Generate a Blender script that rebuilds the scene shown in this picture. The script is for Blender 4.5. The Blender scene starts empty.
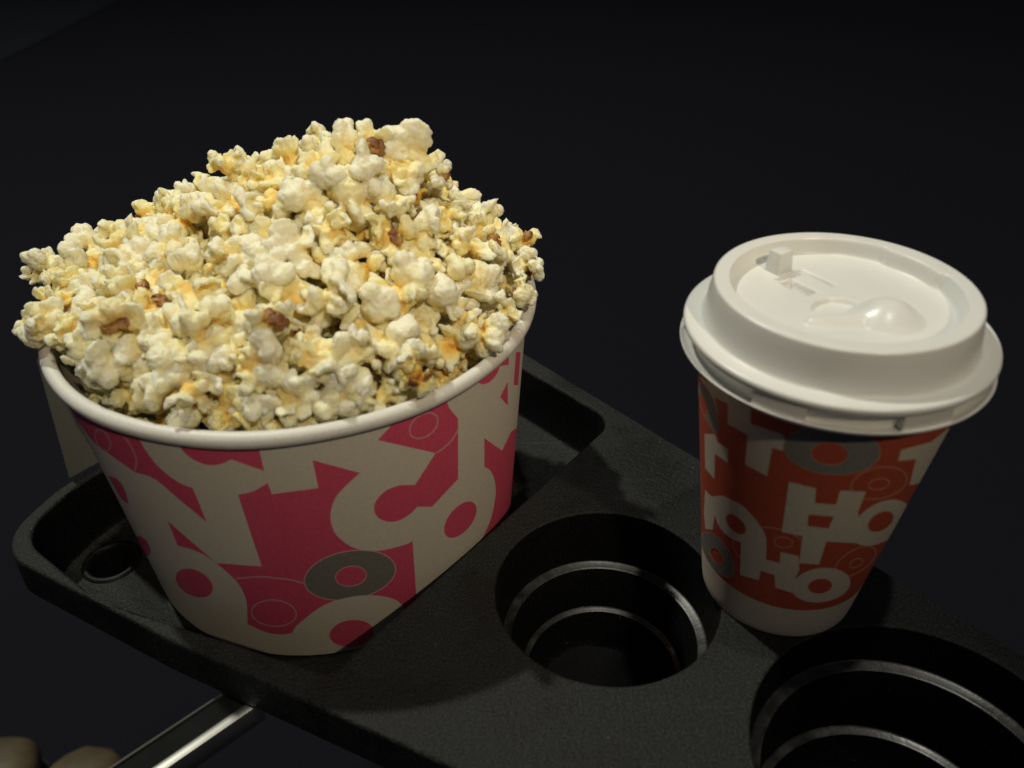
import bpy, bmesh, math, random
import numpy as np
from mathutils import Vector, Matrix, noise
from mathutils.geometry import delaunay_2d_cdt

random.seed(7); rng = np.random.default_rng(7)
scene = bpy.context.scene
COL = scene.collection

# ------------------------------------------------------------------ camera
F_PX, PITCH, ROLL, CAM_H = 829.89, 0.60013, -0.01846, 0.2480
fw = Vector((0, math.cos(PITCH), -math.sin(PITCH))); rt0 = Vector((1, 0, 0)); up0 = rt0.cross(fw)
RT = rt0 * math.cos(ROLL) + up0 * math.sin(ROLL)
UP = up0 * math.cos(ROLL) - rt0 * math.sin(ROLL)
CAM = Vector((0, 0, CAM_H))
cd = bpy.data.cameras.new('camera'); cam = bpy.data.objects.new('camera', cd); COL.objects.link(cam)
cam.matrix_world = Matrix(((RT.x, UP.x, -fw.x, CAM.x), (RT.y, UP.y, -fw.y, CAM.y), (RT.z, UP.z, -fw.z, CAM.z), (0, 0, 0, 1)))
cd.sensor_width = 36; cd.lens = F_PX / 1024 * 36; cd.clip_start = 0.01; cd.clip_end = 50
cd.dof.use_dof = True; cd.dof.focus_distance = 0.36; cd.dof.aperture_fstop = 10
scene.camera = cam

# ------------------------------------------------------------------ light
w = bpy.data.worlds.new('World'); scene.world = w; w.use_nodes = True
w.node_tree.nodes['Background'].inputs[0].default_value = (0.62, 0.68, 1.0, 1)
w.node_tree.nodes['Background'].inputs[1].default_value = 0.030

def lamp(name, direction, dist, power, size, color, target=(0.0, 0.25, 0.05)):
    l = bpy.data.lights.new(name, 'AREA'); l.shape = 'DISK'; l.size = size; l.energy = power; l.color = color
    o = bpy.data.objects.new(name, l); COL.objects.link(o)
    d = Vector(direction).normalized(); o.location = Vector(target) + d * dist
    o.rotation_euler = (-d).to_track_quat('-Z', 'Y').to_euler()
lamp('ceiling_lamp_overhead', (0.042, -0.10, 1.0), 4.5, 40.0, 0.14, (1.0, 0.97, 0.84))
lamp('ceiling_lamp_behind', (-0.42, 0.39, 1.0), 4.5, 92.0, 0.14, (1.0, 1.0, 0.87))
sl = bpy.data.lights.new('front_fill_spot', 'SPOT'); sl.energy = 430; sl.color = (1.0, 0.83, 0.58)  # added fill spot, beam shaped so its soft edge leaves lower walls dim
sl.spot_size = math.radians(6.7); sl.spot_blend = 0.70; sl.shadow_soft_size = 0.10
so = bpy.data.objects.new('front_fill_spot', sl); COL.objects.link(so)
sd = Vector((0.50, -1.0, 1.06)).normalized(); st_ = Vector((0.015, 0.300, 0.264))
so.location = st_ + sd * 4.5; so.rotation_euler = (-sd).to_track_quat('-Z', 'Y').to_euler()

scene.view_settings.view_transform = 'Standard'; scene.view_settings.look = 'None'
scene.view_settings.exposure = 0.0; scene.view_settings.gamma = 1.0

# ------------------------------------------------------------------ helpers
def ray(x, y):
    return fw + RT * ((x - 512) / F_PX) - UP * ((y - 384) / F_PX)
def at(x, y, z):
    d = ray(x, y); return CAM + d * ((z - CAM_H) / d.z)

def link(name, me, mat=None, parent=None):
    o = bpy.data.objects.new(name, me); COL.objects.link(o)
    if mat is not None: me.materials.append(mat)
    if parent is not None: o.parent = parent
    return o
def empty(name, loc=(0, 0, 0)):
    o = bpy.data.objects.new(name, None); COL.objects.link(o); o.location = loc; o.empty_display_size = 0.01; return o
def tag(o, label, cat, group=None):
    o['label'] = label; o['category'] = cat
    if group: o['group'] = group
    return o
def mesh(name, verts, faces, smooth=True):
    me = bpy.data.meshes.new(name); me.from_pydata([tuple(v) for v in verts], [], faces); me.validate(); me.update()
    if smooth: me.polygons.foreach_set('use_smooth', [True] * len(me.polygons))
    return me
def lathe(prof, c=(0, 0), n=128, close_end=False, close_start=False):
    """prof: list of (r, z). Returns verts, faces"""
    V, Fc = [], []
    for r, z in prof:
        for k in range(n):
            a = 2 * math.pi * k / n; V.append((c[0] + r * math.cos(a), c[1] + r * math.sin(a), z))
    for i in range(len(prof) - 1):
        for k in range(n):
            k2 = (k + 1) % n; Fc.append((i * n + k, i * n + k2, (i + 1) * n + k2, (i + 1) * n + k))
    if close_end: Fc.append(tuple((len(prof) - 1) * n + k for k in range(n)))
    if close_start: Fc.append(tuple(n - 1 - k for k in range(n)))
    return V, Fc
def fix_normals(me):
    bm = bmesh.new(); bm.from_mesh(me); bmesh.ops.recalc_face_normals(bm, faces=bm.faces); bm.to_mesh(me); bm.free(); return me
def autosmooth(me, ang=35):
    bm = bmesh.new(); bm.from_mesh(me)
    for e in bm.edges:
        if len(e.link_faces) == 2: e.smooth = e.calc_face_angle(0) < math.radians(ang)
    for f in bm.faces: f.smooth = True
    bm.to_mesh(me); bm.free(); return me
def box(cx, cy, cz, sx, sy, sz, rot=0, bev=0.0):
    bm = bmesh.new(); bmesh.ops.create_cube(bm, size=1)
    bmesh.ops.scale(bm, vec=(sx, sy, sz), verts=bm.verts)
    if bev: bmesh.ops.bevel(bm, geom=bm.edges[:], offset=bev, segments=2, affect='EDGES', profile=0.5)
    bmesh.ops.rotate(bm, cent=(0, 0, 0), matrix=Matrix.Rotation(rot, 3, 'Z'), verts=bm.verts)
    bmesh.ops.translate(bm, vec=(cx, cy, cz), verts=bm.verts)
    me = bpy.data.meshes.new('box'); bm.to_mesh(me); bm.free(); return me

# ------------------------------------------------------------------ materials
def new_mat(name):
    m = bpy.data.materials.new(name); m.use_nodes = True
    nt = m.node_tree; b = nt.nodes['Principled BSDF']; return m, nt, b
def N(nt, t, **kw):
    n = nt.nodes.new(t)
    for k, v in kw.items(): setattr(n, k, v)
    return n
def noise_node(nt, scale, detail=4, rough=0.55, coord='Object'):
    tc = N(nt, 'ShaderNodeTexCoord'); n = N(nt, 'ShaderNodeTexNoise')
    n.inputs['Scale'].default_value = scale; n.inputs['Detail'].default_value = detail; n.inputs['Roughness'].default_value = rough
    nt.links.new(tc.outputs[coord], n.inputs['Vector']); return n
def ramp(nt, src, stops):
    r = N(nt, 'ShaderNodeValToRGB'); e = r.color_ramp.elements
    while len(e) < len(stops): e.new(0.5)
    for el, (p, c) in zip(e, stops): el.position = p; el.color = (*c, 1) if len(c) == 3 else c
    nt.links.new(src, r.inputs[0]); return r
def bump(nt, b, src, strength, dist):
    bp = N(nt, 'ShaderNodeBump'); bp.inputs['Strength'].default_value = strength; bp.inputs['Distance'].default_value = dist
    nt.links.new(src, bp.inputs['Height'])
    nt.links.new(bp.outputs[0], b.inputs['Normal']); return bp

def paper_mat(name, col, rough=0.5, var=0.06, grain=900, coat=0.0, sub=0.0):
    m, nt, b = new_mat(name)
    n = noise_node(nt, grain, 3)
    c0 = tuple(max(0, x * (1 - var)) for x in col); c1 = tuple(min(1, x * (1 + var)) for x in col)
    r = ramp(nt, n.outputs[0], [(0.3, c0), (0.7, c1)])
    nt.links.new(r.outputs[0], b.inputs['Base Color'])
    b.inputs['Roughness'].default_value = rough
    b.inputs['Coat Weight'].default_value = coat
    if sub:
        b.inputs['Subsurface Weight'].default_value = sub; b.inputs['Subsurface Radius'].default_value = (0.002, 0.0016, 0.001); b.inputs['Subsurface Scale'].default_value = 1.0
    n2 = noise_node(nt, grain * 0.6, 4)
    bump(nt, b, n2.outputs[0], 0.15, 0.0004)
    return m
M_WHITE = paper_mat('white_paper', (0.76, 0.72, 0.61), 0.5)
M_PINK = paper_mat('pink_ink', (0.80, 0.105, 0.20), 0.45, 0.10)
M_GREY = paper_mat('grey_ink', (0.23, 0.23, 0.21), 0.45, 0.10)
M_PALEPINK = paper_mat('pale_pink_ink', (0.78, 0.42, 0.45), 0.45)
M_CUPW = paper_mat('cream_paper', (0.66, 0.61, 0.49), 0.55)
M_RED = paper_mat('red_ink', (0.50, 0.095, 0.050), 0.45, 0.10)
M_ORANGE = paper_mat('orange_outline_ink', (0.66, 0.31, 0.20), 0.45)
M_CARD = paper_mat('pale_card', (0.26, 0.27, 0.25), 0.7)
M_LID = paper_mat('white_plastic', (0.80, 0.80, 0.765), 0.30, 0.012, 120, 0.0, 0.0)

def plastic(name, base, rough, tex=1150.0, bstr=0.8, stains=True, spec=0.28):
    m, nt, b = new_mat(name)
    n1 = noise_node(nt, tex, 3, 0.6)
    n2 = noise_node(nt, 26, 5, 0.62)
    n3 = noise_node(nt, 420, 2, 0.5)
    r1 = ramp(nt, n1.outputs[0], [(0.32, tuple(x * 0.40 for x in base)), (0.50, base), (0.72, tuple(x * 2.6 for x in base))])
    mix = N(nt, 'ShaderNodeMixRGB', blend_type='MULTIPLY'); mix.inputs[0].default_value = 1.0
    r2 = ramp(nt, n2.outputs[0], [(0.40, (0.55, 0.53, 0.50)), (0.50, (0.95, 0.95, 0.95)), (0.7, (1.1, 1.1, 1.12))] if stains else [(0, (1, 1, 1)), (1, (1, 1, 1))])
    nt.links.new(r1.outputs[0], mix.inputs[1]); nt.links.new(r2.outputs[0], mix.inputs[2])
    # sparse crumbs and dust specks
    vo = N(nt, 'ShaderNodeTexVoronoi'); vo.inputs['Scale'].default_value = 170; tc = N(nt, 'ShaderNodeTexCoord')
    nt.links.new(tc.outputs['Object'], vo.inputs['Vector'])
    rs = ramp(nt, vo.outputs['Distance'], [(0.05, (1, 1, 1)), (0.085, (0, 0, 0))])
    sep = N(nt, 'ShaderNodeSeparateColor'); nt.links.new(vo.outputs['Color'], sep.inputs[0])
    gt = N(nt, 'ShaderNodeMath', operation='GREATER_THAN'); gt.inputs[1].default_value = 0.90; nt.links.new(sep.outputs[0], gt.inputs[0])
    mu = N(nt, 'ShaderNodeMath', operation='MULTIPLY'); nt.links.new(rs.outputs[0], mu.inputs[0]); nt.links.new(gt.outputs[0], mu.inputs[1])
    mx2 = N(nt, 'ShaderNodeMixRGB'); nt.links.new(mu.outputs[0], mx2.inputs[0]); nt.links.new(mix.outputs[0], mx2.inputs[1]); mx2.inputs[2].default_value = (0.09, 0.085, 0.07, 1)
    last = mx2
    if stains:
        for rz, sc_ in ((0.5, (14, 1500, 14)), (-0.9, (10, 1100, 10))):
            tcs = N(nt, 'ShaderNodeTexCoord'); mp = N(nt, 'ShaderNodeMapping'); mp.inputs['Rotation'].default_value = (0, 0, rz); mp.inputs['Scale'].default_value = sc_
            ns = N(nt, 'ShaderNodeTexNoise'); ns.inputs['Scale'].default_value = 1.0; ns.inputs['Detail'].default_value = 2
            nt.links.new(tcs.outputs['Object'], mp.inputs['Vector']); nt.links.new(mp.outputs[0], ns.inputs['Vector'])
            rsc = ramp(nt, ns.outputs[0], [(0.715, (0, 0, 0)), (0.76, (0.55, 0.55, 0.55))])
            mxs = N(nt, 'ShaderNodeMixRGB'); nt.links.new(rsc.outputs[0], mxs.inputs[0]); nt.links.new(last.outputs[0], mxs.inputs[1]); mxs.inputs[2].default_value = (0.075, 0.073, 0.066, 1); last = mxs
    nt.links.new(last.outputs[0], b.inputs['Base Color'])
    rr = ramp(nt, n2.outputs[0], [(0.38, (rough * 0.75,) * 3), (0.55, (rough,) * 3)])
    nt.links.new(rr.outputs[0], b.inputs['Roughness'])
    b.inputs['Specular IOR Level'].default_value = spec
    add = N(nt, 'ShaderNodeMath', operation='ADD'); nt.links.new(n1.outputs[0], add.inputs[0]); nt.links.new(n3.outputs[0], add.inputs[1])
    bump(nt, b, add.outputs[0], bstr, 0.0006)
    return m
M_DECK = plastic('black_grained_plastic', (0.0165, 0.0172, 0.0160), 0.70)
M_WELL = plastic('black_smooth_plastic_and_shade', (0.0062, 0.0062, 0.0068), 0.5, 1200, 0.12, False, 0.18)
M_LEDGE = plastic('worn_ledge_plastic', (0.026, 0.025, 0.021), 0.36, 160, 0.10, True, 0.5)

# ------------------------------------------------------------------ setting: dark floor and the step at the back
def simple(name, col, rough, metal=0.0, grain=60, var=0.25, bstr=0.2):
    m, nt, b = new_mat(name); n = noise_node(nt, grain, 5)
    r = ramp(nt, n.outputs[0], [(0.3, tuple(x * (1 - var) for x in col)), (0.7, tuple(x * (1 + var) for x in col))])
    nt.links.new(r.outputs[0], b.inputs['Base Color']); b.inputs['Roughness'].default_value = rough; b.inputs['Metallic'].default_value = metal
    if bstr: bump(nt, b, n.outputs[0], bstr, 0.001)
    return m
M_FLOOR = simple('dark_carpet', (0.0098, 0.0098, 0.0150), 0.9, 0, 300, 0.12, 0.0)
M_STEP = simple('dark_grey_step', (0.0150, 0.0180, 0.0215), 0.9, 0, 300, 0.12, 0.0)
M_FLOOR.node_tree.nodes['Principled BSDF'].inputs['Specular IOR Level'].default_value = 0.1
M_STEP.node_tree.nodes['Principled BSDF'].inputs['Specular IOR Level'].default_value = 0.1
ZF = -0.55
fl = link('floor', mesh('floor', [(-6, -3, ZF), (6, -3, ZF), (6, 9, ZF), (-6, 9, ZF)], [(0, 1, 2, 3)], False), M_FLOOR); fl['kind'] = 'structure'
p0, p1 = at(-40, 82, ZF + 0.004), at(150, -16, ZF + 0.004)
dd = (p1 - p0).normalized(); nn = Vector((-dd.y, dd.x, 0))
q = [p0 - dd * 3, p1 + dd * 3, p1 + dd * 3 + nn * 2, p0 - dd * 3 + nn * 2]
sv = [(v.x, v.y, ZF + 0.004) for v in q] + [(v.x, v.y, ZF + 0.001) for v in q]
st = link('aisle_carpet', mesh('aisle_carpet', sv, [(0, 1, 2, 3), (0, 4, 5, 1), (1, 5, 6, 2), (2, 6, 7, 3), (3, 7, 4, 0)], False), M_STEP); st['kind'] = 'structure'

# ------------------------------------------------------------------ tray
def round_poly(pts, n=9):
    """pts: (x, y, radius) -> smooth closed loop with rounded corners (counter-clockwise kept)"""
    out = []; m = len(pts)
    for i in range(m):
        a, b, c = Vector(pts[i - 1][:2]), Vector(pts[i][:2]), Vector(pts[(i + 1) % m][:2]); r = pts[i][2]
        u, v = (a - b).normalized(), (c - b).normalized()
        ang = u.angle(v); t = r / math.tan(ang / 2)
        t = min(t, (a - b).length * 0.49, (c - b).length * 0.49); r = t * math.tan(ang / 2)
        cen = b + (u + v).normalized() * (r / math.sin(ang / 2))
        s, e = b + u * t, b + v * t
        a0 = math.atan2(s.y - cen.y, s.x - cen.x); a1 = math.atan2(e.y - cen.y, e.x - cen.x)
        da = (a1 - a0 + math.pi) % (2 * math.pi) - math.pi
        for k in range(n + 1):
            aa = a0 + da * k / n; out.append(Vector((cen.x + r * math.cos(aa), cen.y + r * math.sin(aa))))
    # densify the long edges a little
    res = []
    for i, p in enumerate(out):
        qn = out[(i + 1) % len(out)]; L = (qn - p).length; k = max(1, int(L / 0.012))
        for j in range(k): res.append(p.lerp(qn, j / k))
    return res
def area2(L): return sum(L[i - 1].x * L[i].y - L[i].x * L[i - 1].y for i in range(len(L)))
def normals2(L):
    """outward normals for a CCW loop"""
    m = len(L); out = []
    for i in range(m):
        t = (L[(i + 1) % m] - L[i - 1]).normalized(); out.append(Vector((t.y, -t.x)))
    return out
def ccw(L): return L if area2(L) > 0 else list(reversed(L))
def circle(c, r, n=96): return [Vector((c[0] + r * math.cos(2 * math.pi * k / n), c[1] + r * math.sin(2 * math.pi * k / n))) for k in range(n)]
def sweep(L, prof, close=False):
    """sweep a (outward offset, z) profile round a CCW loop"""
    nr = normals2(L); V = []; Fc = []; m = len(L)
    for o, z in prof:
        for p, n_ in zip(L, nr): V.append((p.x + n_.x * o, p.y + n_.y * o, z))
    for i in range(len(prof) - 1):
        for k in range(m):
            k2 = (k + 1) % m; Fc.append((i * m + k, (i + 1) * m + k, (i + 1) * m + k2, i * m + k2))
    if close: Fc.append(tuple((len(prof) - 1) * m + k for k in range(m)))
    return V, Fc
def inside(p, L):
    c = False; j = len(L) - 1
    for i in range(len(L)):
        if (L[i].y > p[1]) != (L[j].y > p[1]) and p[0] < (L[j].x - L[i].x) * (p[1] - L[i].y) / (L[j].y - L[i].y) + L[i].x: c = not c
        j = i
    return c
def join(parts):
    V, Fc = [], []
    for v, f in parts:
        o = len(V); V += list(v); Fc += [tuple(i + o for i in ff) for ff in f]
    return V, Fc

H1, R1 = (0.0354, 0.2201), 0.0432
H2, R2 = (0.1289, 0.1459), 0.0546
ZREC = -0.031
ef = Vector((0.902, -0.432)); eb = Vector((0.641, -0.767))
fA = Vector((-0.0742, 0.1726)); bA = Vector((0.0650, 0.3240))
axis = (Vector(H2) - Vector(H1)).normalized(); across = Vector((-axis.y, axis.x))
endc = Vector(H2) + axis * (R2 + 0.022)
def isect(p, d, q_, e):
    den = d.x * e.y - d.y * e.x; t = ((q_.x - p.x) * e.y - (q_.y - p.y) * e.x) / den; return p + d * t
e1 = isect(fA, ef, endc, across); e2 = isect(bA, eb, endc, across)
bcorner = bA - eb * 0.190
outer = ccw(round_poly([(-0.2178, 0.2488, 0.026), (-0.1300, 0.2010, 0.20), (e1.x, e1.y, 0.045), (e2.x, e2.y, 0.045), (bcorner.x, bcorner.y, 0.03), (-0.2060, 0.2880, 0.06)], 14))
recess = ccw(round_poly([(-0.2098, 0.2560, 0.021), (-0.1620, 0.2200, 0.05), (-0.0660, 0.1838, 0.005), (0.0500, 0.3285, 0.014), (-0.0640, 0.4560, 0.022), (-0.1985, 0.2890, 0.06)], 10))
c1 = circle(H1, R1); c2 = circle(H2, R2, 112)

tray = empty('snack_tray', (0, 0, 0))
tag(tray, 'black grained plastic snack tray with a bucket recess and two stepped cup holders', 'tray')
FIL = 0.0016
def inset(L, o): return [p + n_ * o for p, n_ in zip(L, normals2(L))]
o_in = inset(outer, -FIL); r_out = inset(recess, FIL); c1o = inset(c1, FIL * .6); c2o = inset(c2, FIL * .6)
loops = [o_in, r_out, c1o, c2o]
pv = []; pe = []
for L in loops:
    s = len(pv); pv += L; pe += [(s + i, s + (i + 1) % len(L)) for i in range(len(L))]
# interior points keep the deck triangles regular
res = delaunay_2d_cdt(pv, pe, [], 0, 1e-6)
dv, df = res[0], res[2]
keep = []
for f in df:
    cx = sum(dv[i].x for i in f) / 3; cy = sum(dv[i].y for i in f) / 3
    if inside((cx, cy), o_in) and not any(inside((cx, cy), L) for L in loops[1:]): keep.append(tuple(f))
top = ([(v.x, v.y, 0.0) for v in dv], keep)
def fillet(sign, r, k=5):  # from the deck edge round into a vertical wall
    return [(sign * (-r + r * math.sin(math.pi / 2 * i / k)), -r + r * math.cos(math.pi / 2 * i / k)) for i in range(k + 1)]
skirt = sweep(outer, fillet(1, FIL) + [(0.0004, -0.006), (0.0008, -0.0178), (-0.0016, -0.0180), (-0.0022, -0.005)])
dV, dF = join([top, skirt])
dme = mesh('deck', dV, dF); bm = bmesh.new(); bm.from_mesh(dme); bmesh.ops.remove_doubles(bm, verts=bm.verts, dist=1e-5); bmesh.ops.recalc_face_normals(bm, faces=bm.faces); bm.to_mesh(dme); bm.free(); autosmooth(dme, 50)
link('deck', dme, M_DECK, tray)
def orient_up(me):
    bm = bmesh.new(); bm.from_mesh(me); bmesh.ops.recalc_face_normals(bm, faces=bm.faces)
    bm.to_mesh(me); bm.free(); return me
# recess: fillet, sloping wall, coved floor (a hole in the floor for the small well)
SW = at(112, 562, ZREC); SWc = (SW.x, SW.y); SWr = 0.0102
prof = [(-a, z) for a, z in fillet(1, FIL)] + [(-0.0010, -0.012), (-0.0022, ZREC + 0.0030), (-0.0030, ZREC + 0.0010), (-0.0048, ZREC)]
wallr = sweep(recess, prof)
base_loop = inset(recess, -0.0048); swl = circle(SWc, SWr, 48)
pv = base_loop + swl; m0 = len(base_loop)
pe = [(i, (i + 1) % m0) for i in range(m0)] + [(m0 + i, m0 + (i + 1) % 48) for i in range(48)]
rs_ = delaunay_2d_cdt(pv, pe, [], 0, 1e-6)
kp = [tuple(f) for f in rs_[2] if inside((sum(rs_[0][i].x for i in f) / 3, sum(rs_[0][i].y for i in f) / 3), base_loop) and not inside((sum(rs_[0][i].x for i in f) / 3, sum(rs_[0][i].y for i in f) / 3), swl)]
flo = ([(v.x, v.y, ZREC) for v in rs_[0]], kp)
rV, rF = join([wallr, flo]); rme = mesh('recess', rV, rF)
bm = bmesh.new(); bm.from_mesh(rme); bmesh.ops.remove_doubles(bm, verts=bm.verts, dist=1e-5); bmesh.ops.recalc_face_normals(bm, faces=bm.faces)
if sum(f.normal.z * f.calc_area() for f in bm.faces) < 0: bmesh.ops.reverse_faces(bm, faces=bm.faces)
bm.to_mesh(rme); bm.free(); autosmooth(rme, 50)
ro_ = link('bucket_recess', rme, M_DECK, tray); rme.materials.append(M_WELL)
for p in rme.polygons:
    if abs(p.normal.z) < 0.5 and p.center.z < -0.0015: p.material_index = 1  # shade of the recess walls painted in with the darker well material
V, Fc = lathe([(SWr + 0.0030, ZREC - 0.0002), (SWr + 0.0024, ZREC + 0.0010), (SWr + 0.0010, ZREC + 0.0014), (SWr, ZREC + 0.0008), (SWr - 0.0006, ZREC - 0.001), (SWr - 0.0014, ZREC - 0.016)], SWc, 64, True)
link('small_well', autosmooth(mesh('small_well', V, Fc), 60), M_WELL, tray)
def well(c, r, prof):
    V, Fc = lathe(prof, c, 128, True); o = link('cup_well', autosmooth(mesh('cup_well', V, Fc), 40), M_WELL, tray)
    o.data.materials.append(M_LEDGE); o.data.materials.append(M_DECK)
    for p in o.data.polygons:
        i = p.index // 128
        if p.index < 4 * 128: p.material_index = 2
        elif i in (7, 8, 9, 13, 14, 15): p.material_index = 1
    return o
def lip(r):
    k = 5; f = FIL * .6; return [(r + f - f * math.sin(math.pi / 2 * i / k), -f + f * math.cos(math.pi / 2 * i / k)) for i in range(k + 1)]
def ledge(ro, z, ri):  # a worn rounded ledge
    return [(ro + .0002, z + .0006), (ro - .0006, z), (ri + .0010, z - .0001), (ri + .0003, z - .0005), (ri, z - .0014)]
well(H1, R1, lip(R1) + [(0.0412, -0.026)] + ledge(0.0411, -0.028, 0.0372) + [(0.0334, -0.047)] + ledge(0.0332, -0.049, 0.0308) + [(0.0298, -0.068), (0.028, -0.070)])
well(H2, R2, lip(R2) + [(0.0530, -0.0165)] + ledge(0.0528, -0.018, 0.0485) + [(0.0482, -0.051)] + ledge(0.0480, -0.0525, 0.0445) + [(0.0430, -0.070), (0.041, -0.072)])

# ------------------------------------------------------------------ prints on cones
class Cone:
    def __init__(s, c, z0, r0, z1, r1): s.c = Vector((c[0], c[1], 0)); s.z0, s.r0, s.z1, s.r1 = z0, r0, z1, r1; s.k = (r1 - r0) / (z1 - z0)
    def R(s, z): return s.r0 + s.k * (z - s.z0)
    def hit(s, x, y):
        d = ray(x, y); o = CAM - s.c
        R0 = s.r0 + s.k * (CAM_H - s.z0); a = d.x ** 2 + d.y ** 2 - (s.k * d.z) ** 2
        b = 2 * (o.x * d.x + o.y * d.y - R0 * s.k * d.z); cc = o.x ** 2 + o.y ** 2 - R0 ** 2
        D = b * b - 4 * a * cc
        t = (-b - math.sqrt(max(D, 0))) / (2 * a); p = o + d * t
        return math.atan2(p.y, p.x), min(max(p.z, s.z0 + 0.0006), s.z1)
    def pt(s, th, z, off): r = s.R(z) + off; return (s.c.x + r * math.cos(th), s.c.y + r * math.sin(th), z)
def curve_pts(P, step=3.0):
    """closed outline through pixel points; a third element 1 marks a sharp corner, else Catmull-Rom"""
    m = len(P); out = []
    for i in range(m):
        p1, p2 = P[i], P[(i + 1) % m]
        c_1, c_2 = len(p1) > 2, len(p2) > 2
        a, b = np.array(p1[:2], float), np.array(p2[:2], float)
        t1 = (b - a) if c_1 else (b - np.array(P[i - 1][:2], float)) / 2
        t2 = (b - a) if c_2 else (np.array(P[(i + 2) % m][:2], float) - a) / 2
        k = max(1, int(np.linalg.norm(b - a) / step))
        for j in range(k):
            t = j / k; h = (2 * t ** 3 - 3 * t ** 2 + 1, t ** 3 - 2 * t ** 2 + t, -2 * t ** 3 + 3 * t ** 2, t ** 3 - t ** 2)
            out.append(tuple(h[0] * a + h[1] * t1 + h[2] * b + h[3] * t2))
    return out
def ell(cx, cy, rx, ry, tilt=0, n=44):
    ca, sa = math.cos(math.radians(tilt)), math.sin(math.radians(tilt))
    return [(cx + rx * math.cos(2 * math.pi * k / n) * ca - ry * math.sin(2 * math.pi * k / n) * sa, cy + rx * math.cos(2 * math.pi * k / n) * sa + ry * math.sin(2 * math.pi * k / n) * ca) for k in range(n)]
def decal(name, cone, px, off, mat, parent, dth=0.0, ring=None):
    """px: outline in picture points; ring: inner outline -> a band between the two outlines"""
    def uv(L):
        out = []; prev = None
        for p in L:
            th, z = cone.hit(*p)
            if prev is not None:
                while th - prev > math.pi: th -= 2 * math.pi
                while th - prev < -math.pi: th += 2 * math.pi
            prev = th; out.append((th, z))
        return out
    bm = bmesh.new(); S = 0.08       # scale the angle so that the planar sheet is about metric
    U = uv(px)
    if ring is None:
        seen = []; 
        for th, z in U:
            if not seen or (abs(th - seen[-1][0]) > 1e-5 or abs(z - seen[-1][1]) > 1e-6): seen.append((th, z))
        L2 = [Vector((th * S, z)) for th, z in seen]; n0 = len(L2)
        cv = delaunay_2d_cdt(L2, [(i, (i + 1) % n0) for i in range(n0)], [], 0, 1e-7)
        bv = [bm.verts.new((v.x, v.y, 0)) for v in cv[0]]
        for f in cv[2]:
            if inside((sum(cv[0][i].x for i in f) / 3, sum(cv[0][i].y for i in f) / 3), L2): bm.faces.new([bv[i] for i in f])
        bmesh.ops.delete(bm, geom=[v for v in bm.verts if not v.link_faces], context='VERTS')
    else:
        W = uv(ring); A = [bm.verts.new((th * S, z, 0)) for th, z in U]; B = [bm.verts.new((th * S, z, 0)) for th, z in W]; n = len(A)
        for k in range(n):
            try: bm.faces.new((A[k], A[(k + 1) % n], B[(k + 1) % n], B[k]))
            except ValueError: pass
    us = [v.co.x for v in bm.verts]; g = 0.03 * S; u = math.ceil(min(us) / g) * g
    while u < max(us):
        bmesh.ops.bisect_plane(bm, geom=bm.verts[:] + bm.edges[:] + bm.faces[:], plane_co=(u, 0, 0), plane_no=(1, 0, 0), dist=1e-6); u += g
    cx = Vector((0, 0, 0))
    for v in bm.verts: v.co = cone.pt(v.co.x / S + dth, v.co.y, off * 0.3)
    bm.normal_update()
    for f in bm.faces:
        cm = f.calc_center_median() - cone.c
        if f.normal.x * cm.x + f.normal.y * cm.y < 0: f.normal_flip()
        f.smooth = True
    me = bpy.data.meshes.new(name); bm.to_mesh(me); bm.free()
    return link(name, me, mat, parent)

# ------------------------------------------------------------------ popcorn bucket
BC = (-0.0860, 0.2994); BZ0, BZ1, BR0, BR1 = ZREC + 0.0004, 0.0868, 0.0837, 0.0930
BK = Cone(BC, BZ0, BR0, BZ1, BR1)
bucket = empty('popcorn_bucket', (0, 0, 0))
tag(bucket, 'round white paper popcorn bucket printed with pink ground and pale letters, heaped full', 'bucket')
V, Fc = lathe([(BR0, BZ0)] + [(BK.R(BZ0 + (BZ1 - BZ0) * i / 8), BZ0 + (BZ1 - BZ0) * i / 8) for i in range(1, 9)], BC, 180)
link('outer_wall', mesh('outer_wall', V, Fc), M_WHITE, bucket)
V, Fc = lathe([(BK.R(BZ1) - 0.0011, BZ1 - 0.0002), (BR0 - 0.0011, BZ0 + 0.005), (0.0005, BZ0 + 0.005)], BC, 128)
link('inner_lining', autosmooth(mesh('inner_lining', V, Fc)), M_WHITE, bucket)
def bead(R, z, r, n=220, m=14, seams=()):
    V, Fc = [], []
    for k in range(n):
        a = 2 * math.pi * k / n
        rr = r * (1 + 0.03 * math.sin(3 * a + 1) + 0.02 * math.sin(11 * a)); zz = z + 0.0004 * math.sin(2 * a + .6) + 0.00015 * math.sin(9 * a)
        RR = R + 0.0005 * math.sin(2 * a + 2)
        for s0, s1 in seams:
            if s0 < a < s1: rr *= 1.10; zz += 0.0001
        for j in range(m):
            b_ = 2 * math.pi * j / m; V.append((BC[0] + (RR + rr * math.cos(b_)) * math.cos(a), BC[1] + (RR + rr * math.cos(b_)) * math.sin(a), zz + rr * 1.08 * math.sin(b_)))
    for k in range(n):
        for j in range(m):
            k2, j2 = (k + 1) % n, (j + 1) % m; Fc.append((k * m + j, k2 * m + j, k2 * m + j2, k * m + j2))
    return V, Fc
sa = BK.hit(500, 372)[0] % (2 * math.pi)
V, Fc = bead(BR1 + 0.0004, 0.0874, 0.0027, seams=((sa - 0.005, sa + 0.12),))
link('rolled_rim', fix_normals(mesh('rolled_rim', V, Fc)), paper_mat('rim_paper', (0.80, 0.79, 0.73), 0.45), bucket)

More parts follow.
